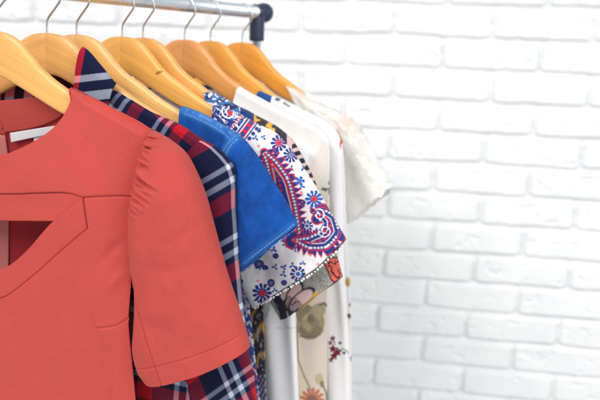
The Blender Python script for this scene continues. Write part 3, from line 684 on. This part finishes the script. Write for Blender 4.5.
def paisley_blouse():
    g = Garment(3, 'paisley_blouse', 'white blouse with blue and red paisley print and a pompom trimmed sleeve', 'blouse')
    c = g.curve
    O = [(219, 105), (231, 110), (242, 115.5), (260, 125), (275, 132.5), (287, 145), (300, 162), (305.5, 170.5), (319, 192), (332, 215), (346, 239)]
    I = [(219, 105), (213, 130), (214, 180), (226, 240), (244, 280), (256, 306)]
    HE = [(256, 306), (274, 295), (296, 282), (312, 272.5), (325, 263.5), (334, 254.5), (346.5, 241)]
    def rl(u, z, s, t): return .010 * fbm(u * 15, z * 11, 29) + .003 * fbm(u * 55, z * 38, 28) - .0045 * np.sin(s * 11 - t * 5) * smooth(.15, .6, t)
    def bc(g_, U_, y, Z_):
        X, Y = g_.f.px(U_, y, Z_); C = np.zeros(U_.shape + (3,)) + PW
        n = vn(X / 2.2, Y / 2.6, 3) - .3 * vn(X / 8, Y / 9, 31); C = mixc(C, n > .36, PBL); n2 = vn(X / 1.8 + 9, Y / 2.0, 8); C = mixc(C, n2 > .68, PB); C = mixc(C, vn(X / 2, Y / 2, 12) > .86, PR)
        return mixc(C, (Y < 125) | (X < 200), lin(226, 224, 226))
    o = g.tube('sleeve', m_print, c([(219, 105), (219.2, 105.1)]), c(HE), c(I), c(O), 240, 330, lambda t: .013 + .014 * np.sqrt(sat(2.2 * t)), 0, rl, paisley_print)
    R = c([(240, 115), (244, 200), (249, 290), (254.5, 340), (261, 400), (268, 460)], .012); R2 = c([(238, 114), (240, 200), (244, 300), (255, 460)], .024)
    T = c([(140, 90), (175, 97), (219, 106), (240, 115)])
    g.panel('body', m_print, T, c([(140, 460), (200, 460), (268, 460)]), c([(140, 90), (140, 460)]), R, 150, 260, lambda u, z: .012 + .004 * np.sin(u * 70 + z * 8) + .004 * fbm(u * 20, z * 8, 3), bc, th=.001)
    g.panel('back_panel', m_print, c([('l', -.2, -.19), ('l', -.1, -.135), ('l', 0, -.122), ('l', .1, -.13), (238, 114)]), c([('l', -.2, -.6), ('l', .2, -.6)]), c([('l', -.2, -.19), ('l', -.2, -.6)]), R2, 80, 110, .024, bc, th=.001)
    hc = c(HE, 0, 300); V = []; fs = []
    for k in range(38):
        i = int(2 + k * 7.9 + random.uniform(-2, 2)); p = hc[min(i, 299)]; s_ = min(i, 299) / 299; yy = -.029 * 2 * math.sqrt(max(s_ * (1 - s_), .001)) - .0012
        v, f = ball(np.array([p[0] + random.uniform(-.0006, .0006), yy, p[1] - .0022 + random.uniform(-.0006, .0006)]), .0016 * random.uniform(.7, 1.25)); f = f + len(V); V += v; fs.append(f)
    V = np.array(V); mesh_obj('pompom_trim', V, np.vstack(fs), m_pom, o, uv=V[:, [0, 2]])
paisley_blouse()

# ================================================================== 5  GREY FLORAL BLOUSE
def floral_blouse():
    g = Garment(4, 'floral_blouse', 'grey speckled blouse with dark outlined pink and orange flowers showing under the pompom hem', 'blouse')
    c = g.curve; DK = lin(34, 30, 52); OC = lin(222, 170, 72); PK = lin(222, 190, 186); OR = lin(226, 104, 84)
    O = [(209, 92), (222, 97), (237, 105.5), (247, 110), (257.5, 116), (274, 124.5), (283, 131), (292.5, 140), (302, 156), (313, 177), (325, 214), (337, 257), (342.3, 276.5)]
    I = [(209, 92), (207, 130), (220, 200), (250, 260), (283, 318)]
    HE = [(283, 318.5), (296, 313), (312, 299), (330, 287), (342.3, 277)]
    def fc(g_, U_, y, Z_):
        X, Y = g_.f.px(U_, y, Z_); sp = vn(X / 1.1, Y / 1.1, 3)
        C = np.zeros(U_.shape + (3,)) + lin(158, 156, 150); C = C * (.55 + .9 * sp)[..., None]
        ang = np.arctan2(Y - 316, X - 284); rr = np.hypot(X - 284, Y - 316)
        for a0, ln, wd in [(-1.85, 26, 5.5), (-1.5, 30, 6.5), (-.36, 30, 6), (-1.12, 37, 7.5), (-.74, 39, 8)]:
            ex = 284 + ln * .6 * math.cos(a0); ey = 316 + ln * .6 * math.sin(a0)
            lx = (X - ex) * math.cos(a0) + (Y - ey) * math.sin(a0); ly = -(X - ex) * math.sin(a0) + (Y - ey) * math.cos(a0)
            e = np.hypot(lx / (ln * .45), ly / wd) - 1
            C = mixc(C, aa(e * wd, .5), DK); C = mixc(C, aa(e * wd + 1.5, .5), PK)
            C = mixc(C, aa(e * wd + 1.2, .5) * (lx < -.05 * ln) * (np.abs(np.sin(ly * 1.6 + lx * .12)) > .62), DK)
        oc = aa(seg_d(X, Y, [(300, 313), (310, 304), (316, 294)])[0] - 2.4); C = mixc(C, oc, OC)
        C = mixc(C, aa(seg_d(X, Y, [(276, 297), (281, 304), (284, 318)])[0] - 3.6), DK)
        d = np.hypot((X - 336) * 1.0, (Y - 268) * .8) + 1.6 * np.sin(3 * np.arctan2(Y - 268, X - 336)); C = mixc(C, aa(d - 10.5), DK); C = mixc(C, aa(d - 9.2), OR); th_ = np.arctan2(Y - 268, X - 336); C = mixc(C, (np.abs(d - 5.5 - 1.2 * np.cos(5 * th_)) < .75) | ((d < 8) & (np.abs(np.sin(2.5 * th_ + .15 * d)) < .13)), DK)
        up = Y < 190
        t = X
        Cu = np.zeros(U_.shape + (3,)) + lin(60, 110, 170); Cu = mixc(Cu, vn(X / 2.5, Y / 2.5, 5) > .55, lin(28, 44, 92)); Cu = mixc(Cu, vn(X / 2.2, Y / 2.2, 15) > .7, PW)
        Cu = mixc(Cu, t > 240, lin(26, 62, 112)); Cu = mixc(Cu, t > 254, OC); Cu = mixc(Cu, (t > 254) & (vn(X / 3, Y / 3, 6) > .56), lin(58, 54, 60))
        Cu = mixc(Cu, t > 275, lin(52, 50, 66)); Cu = mixc(Cu, (t > 287), PK); Cu = mixc(Cu, (t > 292) & (np.mod(Y + .4 * X, 9) < 5.2), DK)
        return np.where(up[..., None], Cu, C)
    def rl(u, z, s, t): return .004 * fbm(u * 15, z * 11, 39)
    g.tube('sleeve', m_print, c([(209, 92), (209.2, 92.1)]), c(HE), c(I), c(O), 190, 280, lambda t: .013 + .011 * np.sqrt(sat(2.2 * t)), 0, rl, fc)
    def bc(g_, U_, y, Z_):
        X, Y = g_.f.px(U_, y, Z_); C = np.zeros(U_.shape + (3,)) + lin(66, 64, 78)
        w = np.abs(np.sin(Y / 9.0 + 1.4 * np.sin(X / 4.5)) + .6 * (vn(X / 6, Y / 7, 5) - .5)); C = mixc(C, aa(w - .30, .15), OC); C = mixc(C, vn(X / 1.8, Y / 2.2, 8) > .74, lin(206, 196, 190))
        v = (Y > 374); C = mixc(C, v, lin(92, 78, 120)); C = mixc(C, v & (np.mod(X + Y * .5, 4) < 1.4), lin(206, 196, 214)); C = mixc(C, v & (np.mod(X - Y, 5) < 1), DK)
        return C
    R = c([(258, 120), (262, 200), (263, 300), (265, 345), (267, 400), (271, 460)], .014); R2 = c([(255, 117), (258, 200), (259, 300), (262, 460)], .026)
    g.panel('body', m_print, c([(190, 100), (225, 108), (262, 120)]), c([(190, 460), (271, 460)]), c([(190, 100), (190, 460)]), R, 110, 240, lambda u, z: .014 + .003 * np.sin(u * 80), bc, th=.001)
    g.panel('back_panel', m_print, c([('l', -.2, -.19), ('l', -.1, -.135), ('l', 0, -.125), ('l', .1, -.13), (262, 120)]), c([('l', -.2, -.6), ('l', .1, -.6)]), c([('l', -.2, -.19), ('l', -.2, -.6)]), R2, 60, 90, .026, bc, th=.001)
floral_blouse()

# ================================================================== 6  CREAM BLOUSE WITH WHITE YOKE
m_white = fabric('white_cotton', None, .85, .1, (1500, 450), .06, .04, 40, .25)
def cream_blouse():
    g = Garment(5, 'cream_blouse', 'cream blouse with plain white shoulders and olive rose and orange daisy print below', 'blouse')
    c = g.curve; WH = lin(244, 243, 240); DK = lin(48, 44, 52); OL = lin(150, 142, 92)
    TOP = [(241, 86), (253, 93), (267, 100.5), (281, 108.5), (300, 117.5), (314, 124), (325, 131.5), (331.5, 141)]
    RS = [(331.5, 141), (333, 152), (332.5, 180), (331.5, 230), (330.5, 300), (330, 400), (330, 460)]
    def bc(g_, U_, y, Z_):
        X, Y = g_.f.px(U_, y, Z_); C = np.zeros(U_.shape + (3,)) + lin(240, 234, 222)
        C = mixc(C, smooth(262, 292, Y), lin(240, 224, 208))
        C = mixc(C, (Y < 141 + .0 * X) | (Y < 190 - 2.2 * (X - 300)), WH)
        for pts, w in [([(331, 183), (329, 193)], .9), ([(322, 189.5), (333, 188.5)], .8), ([(326, 191), (323, 188)], .7), ([(328.5, 184), (330, 180)], .6)]: C = mixc(C, aa(seg_d(X, Y, pts)[0] - w), DK)
        # olive rose: overlapping folded petals
        wx = X + 2.2 * (vn(X / 7, Y / 7, 2) - .5); wy = Y + 2.2 * (vn(X / 7, Y / 7, 22) - .5)
        for px_, py_, rx, ry, an, cc in [(310, 323, 14, 16, .2, OL), (304, 314, 9, 12, -.5, lin(122, 114, 66)), (316, 314, 8, 12, .6, lin(170, 162, 108)), (311, 330, 12, 6, .1, lin(108, 100, 58)),
                                         (309, 321, 7.5, 9, .4, lin(196, 188, 142)), (312, 324, 5.5, 7, .8, lin(134, 124, 74)), (307, 326, 4, 7, -.6, lin(178, 170, 116)), (311, 318, 3.5, 4, 0, lin(104, 94, 52))]:
            ex = (wx - px_) * math.cos(an) + (wy - py_) * math.sin(an); ey = -(wx - px_) * math.sin(an) + (wy - py_) * math.cos(an); e = (np.hypot(ex / rx, ey / ry) - 1) * min(rx, ry)
            C = mixc(C, aa(e, .8), cc * .62); C = mixc(C, aa(e + 1.0, 1.0), cc)
        C = mixc(C, aa(seg_d(X, Y, [(300, 336), (314, 338), (320, 334)])[0] - 1.0), lin(70, 66, 44)); C = mixc(C, aa(seg_d(X, Y, [(320, 305), (324, 303), (327, 306)])[0] - 1.1), DK)
        C = mixc(C, aa(seg_d(X, Y, [(297, 328), (298, 360), (304, 376), (311, 390)])[0] - .8), lin(132, 122, 84))
        C = mixc(C, aa(np.hypot((X - 319) / .75, Y - 379) - 5.5), lin(206, 192, 138)); C = mixc(C, aa(np.hypot((X - 322) / .6, Y - 384) - 3.6), lin(128, 112, 74))
        C = mixc(C, aa(seg_d(X, Y, [(322, 384), (326, 392), (327, 402)])[0] - .9), lin(110, 104, 70))
        d = np.hypot(X - 312, Y - 400); th = np.arctan2(Y - 400, X - 312); C = mixc(C, (d < 13 * (.55 + .45 * np.abs(np.cos(6.5 * th)))) & (d > 4), lin(204, 96, 34)); C = mixc(C, d < 5, lin(120, 56, 24))
        base = mixc(np.zeros(U_.shape + (3,)) + lin(240, 234, 222), smooth(262, 292, Y), lin(240, 224, 208))
        C = np.where((Y > 280)[..., None], C * .8 + base * .2, C)
        return C
    T = c(TOP); L = c([(241, 86), (237.5, 104), (236, 200), (236, 460)]); R = c(RS); B = c([(236, 460), (280, 460), (330, 460)])
    def by(u, z):
        zz = -.125 - .48 * (u - .1).clip(0); y = -.003 - .02 * smooth(0, .08, zz - z); y = y + (.02) * smooth(.20, .275, u) * smooth(0, .08, zz - z)
        return y + .004 * np.sin(u * 95 + 2 * z) * smooth(.05, .3, zz - z) + .003 * fbm(u * 25, z * 9, 3)
    g.panel('front_panel', m_white, T, B, L, R, 190, 420, by, bc, th=.0014, puff=.008)
    g.panel('back_panel', m_white, c([('l', -.2, -.19), ('l', -.1, -.135), ('l', 0, -.128), ('l', .1, -.13), (331, 141)]), c([('l', -.2, -.6), ('l', .27, -.6)]), c([('l', -.2, -.19), ('l', -.2, -.6)]), c([(329, 140), (329, 230), (327, 300), (327, 460)], .022), 60, 90, .022, bc, th=.001)
    # hanging sleeve with a cuff seam
    def sc(g_, U_, y, Z_):
        X, Y = g_.f.px(U_, y, Z_); C = np.zeros(U_.shape + (3,)) + lin(249, 250, 251)
        C = mixc(C, (np.abs(Y - 327.5 - .02 * (X - 270)) < .5) * .5, lin(170, 176, 182)); C = mixc(C, aa(seg_d(X, Y, [(266, 318), (269, 305), (273, 296)])[0] - .7) * .7, lin(96, 96, 104)); return C
    cs = lambda p: g.curve(p, -.03)
    g.tube('sleeve', m_white, cs([(268, 140), (310, 150)]), cs([(263, 460), (300, 462)]), cs([(268, 140), (258, 240), (260.5, 330), (262, 400), (263, 460)]), cs([(310, 150), (296, 240), (296, 330), (298.5, 400), (300, 462)]), 50, 220,
           lambda t: .012 + 0 * t, -.03, lambda u, z, s, t: .003 * np.sin(s * 9 + z * 10) + .002 * fbm(u * 30, z * 20, 4), sc)
cream_blouse()

# ================================================================== 7  EMBROIDERED WHITE BLOUSE
def embroidered_blouse():
    g = Garment(6, 'embroidered_blouse', 'white blouse with a long sleeve embroidered with a small dark red flower sprig', 'blouse')
    c = g.curve; WH = lin(246, 246, 247); RD = lin(116, 24, 40)
    TOP = [(262, 89), (275, 95), (289, 101.5), (304, 109.5), (319, 116.5), (329, 122.5), (337, 130)]
    def sc(g_, U_, y, Z_):
        X, Y = g_.f.px(U_, y, Z_); C = np.zeros(U_.shape + (3,)) + WH
        for x, y_, r in [(333, 349, 3.2), (337.5, 352, 3.4), (334, 356, 3.2), (332.5, 338.5, 2.2), (330.5, 343, 2.0), (331, 360, 2.0)]:
            d = np.hypot(X - x, Y - y_) + .9 * np.sin(5 * np.arctan2(Y - y_, X - x)); C = mixc(C, aa(d - r), RD)
        C = mixc(C, aa(np.hypot(X - 335.2, Y - 352) - 1.0), lin(150, 80, 90))
        C = mixc(C, aa(seg_d(X, Y, [(338, 350), (343, 349), (347, 351), (350, 356), (351, 361)])[0] - .55), lin(120, 130, 150))
        for x, y_ in [(340, 343), (344, 353), (350, 358)]: C = mixc(C, aa(np.hypot(X - x, (Y - y_) * 1.3) - 1.8), lin(56, 82, 110))
        C = mixc(C, aa(seg_d(X, Y, [(333, 338), (335, 345)])[0] - .5), RD)
        return C
    O = [(337, 130), (342, 140), (344.5, 160), (346, 200), (347, 260), (349.8, 300), (351.6, 350), (352.4, 400), (353, 460)]
    I = [(318, 132), (320, 200), (322, 260), (323.5, 298), (324, 350), (324, 400), (324, 460)]
    g.tube('sleeve', m_white, c([(318, 124), (328, 124), (337, 130)]), c([(324, 460), (340, 462), (353, 460)]), c([(318, 124)] + I[1:]), c(O), 120, 360, lambda t: .013 + .006 * sat(t * 5), -.004,
           lambda u, z, s, t: .0035 * np.sin(s * 8 + z * 9) * smooth(.05, .3, t) + .002 * fbm(u * 30, z * 12, 4), sc)
    def bc(g_, U_, y, Z_):
        X, Y = g_.f.px(U_, y, Z_); C = np.zeros(U_.shape + (3,)) + WH
        C = mixc(C, (X < 272) & (X + Y * .3 < 301), lin(34, 84, 150))
        for p, w, k in [([(337, 126), (340, 134), (341, 142)], 2.0, lin(206, 120, 82)), ([(338, 152), (340, 144), (345, 139)], 1.7, lin(214, 96, 76)), ([(336, 156), (334, 146)], 1.1, lin(226, 140, 110)), ([(284, 103), (289, 106)], 1.2, lin(52, 58, 80)), ([(276, 99), (279, 100)], 1.3, lin(38, 60, 96))]:
            C = mixc(C, aa(seg_d(X, Y, p)[0] - w), k)
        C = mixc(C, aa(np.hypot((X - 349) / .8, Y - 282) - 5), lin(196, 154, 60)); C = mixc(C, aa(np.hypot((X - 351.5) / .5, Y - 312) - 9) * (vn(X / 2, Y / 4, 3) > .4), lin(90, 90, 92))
        return C
    R = c([(343.5, 142), (345.5, 160), (347.5, 200), (349.5, 260), (352, 290), (353.3, 320), (353, 350), (352.5, 460)])
    T = c(TOP + [(343.5, 142)])
    g.panel('body', m_white, T, c([(262, 460), (310, 460), (352.5, 460)]), c([(262, 89), (258, 104), (258, 460)]), R, 150, 300, lambda u, z: .003 * fbm(u * 25, z * 10, 3) - .001, bc, th=.0012, puff=.009)
    g.panel('back_panel', m_white, c([('l', -.2, -.19), ('l', -.1, -.135), ('l', 0, -.122), ('l', .1, -.13), (343, 141)]), c([('l', -.2, -.6), ('l', .25, -.6)]), c([('l', -.2, -.19), ('l', -.2, -.6)]), c([(341, 142), (345, 200), (350, 290), (350.5, 460)], .026), 50, 80, .026, bc, th=.001)
embroidered_blouse()

# ================================================================== 8  LACE TOP
def lace_mat():
    m = fabric('cream_lace', None, .9, .1, (700, 700), .08, .06, 60, .4, .25)
    nt = m.node_tree; N = nt.nodes; L = nt.links; bs = N['Principled BSDF']; uv = [n for n in N if n.bl_idname == 'ShaderNodeUVMap'][0]
    v = N.new('ShaderNodeTexVoronoi'); v.feature = 'DISTANCE_TO_EDGE'; v.inputs['Scale'].default_value = 170; L.new(uv.outputs[0], v.inputs['Vector'])
    n = N.new('ShaderNodeTexNoise'); n.inputs['Scale'].default_value = 45; n.inputs['Detail'].default_value = 2; L.new(uv.outputs[0], n.inputs['Vector'])
    r = N.new('ShaderNodeMapRange'); r.inputs[1].default_value = .42; r.inputs[2].default_value = .56; r.inputs[3].default_value = .16; r.inputs[4].default_value = -.1; L.new(n.outputs['Fac'], r.inputs[0])
    lt = N.new('ShaderNodeMath'); lt.operation = 'GREATER_THAN'; L.new(r.outputs[0], lt.inputs[0]); L.new(v.outputs['Distance'], lt.inputs[1])
    mx = N.new('ShaderNodeMapRange'); mx.inputs[3].default_value = 1.0; mx.inputs[4].default_value = 1.0
    # open mesh between the flowers
    gt = N.new('ShaderNodeMath'); gt.operation = 'GREATER_THAN'; L.new(v.outputs['Distance'], gt.inputs[0]); gt.inputs[1].default_value = .16
    lo = N.new('ShaderNodeMath'); lo.operation = 'LESS_THAN'; L.new(n.outputs['Fac'], lo.inputs[0]); lo.inputs[1].default_value = .47
    an = N.new('ShaderNodeMath'); an.operation = 'MULTIPLY'; L.new(gt.outputs[0], an.inputs[0]); L.new(lo.outputs[0], an.inputs[1])
    al = N.new('ShaderNodeMath'); al.operation = 'MULTIPLY_ADD'; L.new(lo.outputs[0], al.inputs[0]); al.inputs[1].default_value = -.3; al.inputs[2].default_value = 1
    tp = N.new('ShaderNodeBsdfTransparent'); m2 = N.new('ShaderNodeMixShader'); out = N['Material Output']; src = out.inputs['Surface'].links[0].from_socket
    L.new(al.outputs[0], m2.inputs[0]); L.new(tp.outputs[0], m2.inputs[1]); L.new(src, m2.inputs[2]); L.new(m2.outputs[0], out.inputs['Surface'])
    return m
def lace_top():
    g = Garment(7, 'lace_top', 'cream lace top with a wide see-through sleeve, last on the rail beside the bricks', 'top')
    c = g.curve
    def lc(g_, U_, y, Z_):
        X, Y = g_.f.px(U_, y, Z_); C = np.zeros(U_.shape + (3,)) + lin(254, 252, 247)
        n = fbm(X / 9, Y / 9, 3, 4); C = C * (1 + .10 * n)[..., None]
        C = mixc(C, .35 * smooth(16, 4, np.hypot((X - 350) * .7, (Y - 124))) * (vn(X / 4, Y / 4, 5) > .4), lin(226, 178, 146)); return C
    O = [(290, 86), (300, 91), (312, 98), (323, 104), (336, 110), (349, 117), (358, 124), (364, 133), (369, 144), (376, 156), (383, 170), (391, 188)]
    I = [(290, 86), (300, 115), (322, 160), (330, 190), (336, 228)]
    HE = [(336, 228), (352, 222), (362, 214), (371, 206), (379, 200), (386, 196), (391, 189)]
    lm = lace_mat(); lr = np.random.default_rng(3)
    def scal(pts, n, am):
        C_ = spline(np.array(pts, float), n); T_ = np.gradient(C_, axis=0); T_ /= np.linalg.norm(T_, axis=1)[:, None]; N_ = np.stack([T_[:, 1], -T_[:, 0]], 1)
        k_ = am * (np.abs(np.sin(np.arange(n) * .55)) - .5 + .8 * (lr.random(n) - .5)); k_[0] = k_[-1] = 0
        return [tuple(q) for q in C_ + N_ * k_[:, None]]
    HE = scal(HE, 40, 1.6); O = scal(O, 60, .7)
    g.tube('sleeve', lm, c([(290, 86), (290.2, 86.1)]), c(HE), c(I), c(O), 90, 150, lambda t: .013 + .010 * np.sqrt(sat(2 * t)), 0, lambda u, z, s, t: .006 * fbm(u * 25, z * 20, 4) + .003 * np.sin(s * 14) * t, lc, th=.0008)
    R = c([(340, 118), (338, 200), (341, 300), (343, 460)])
    for nm, y0 in (('body', .01), ('back_panel', .028)):
        g.panel(nm, m_white, c([('l', -.2, -.19), ('l', -.1, -.135), ('l', 0, -.125), ('l', .1, -.128), (340, 118)]), c([('l', -.2, -.6), ('l', .2, -.6)]), c([('l', -.2, -.19), ('l', -.2, -.6)]), R, 60, 100, lambda u, z: y0 + .003 * np.sin(u * 60), lc, th=.001)
lace_top()

# ------------------------------------------------------------------ light: a bright, soft studio
w = bpy.data.worlds.new('World'); scene.world = w; w.use_nodes = True
bg = w.node_tree.nodes['Background']; bg.inputs[0].default_value = (.965, .98, 1.0, 1); bg.inputs[1].default_value = .53
def area(name, loc, target, size, power, col=(1, 1, 1)):
    l = bpy.data.lights.new(name, 'AREA'); l.shape = 'RECTANGLE'; l.size = size[0]; l.size_y = size[1]; l.energy = power; l.color = col
    o = bpy.data.objects.new(name, l); COLL.objects.link(o); o.location = loc
    o.rotation_euler = (Vector(target) - Vector(loc)).to_track_quat('-Z', 'Y').to_euler(); return o
area('softbox', (-1.9, -1.9, 3.9), (.1, 1.3, 1.3), (2.3, 2.3), 112, (1, .985, .96))
area('fill_light', (2.2, -1.6, 2.6), (.2, 1.5, 1.2), (2.4, 2.4), 56, (1, .995, .985))  # unseen fill added on the right to lighten the shadows
vs = scene.view_settings; vs.view_transform = 'Standard'; vs.look = 'None'; vs.exposure = .14; vs.gamma = 1
scene.cycles.max_bounces = 8; scene.cycles.use_denoising = True; scene.cycles.transparent_max_bounces = 16
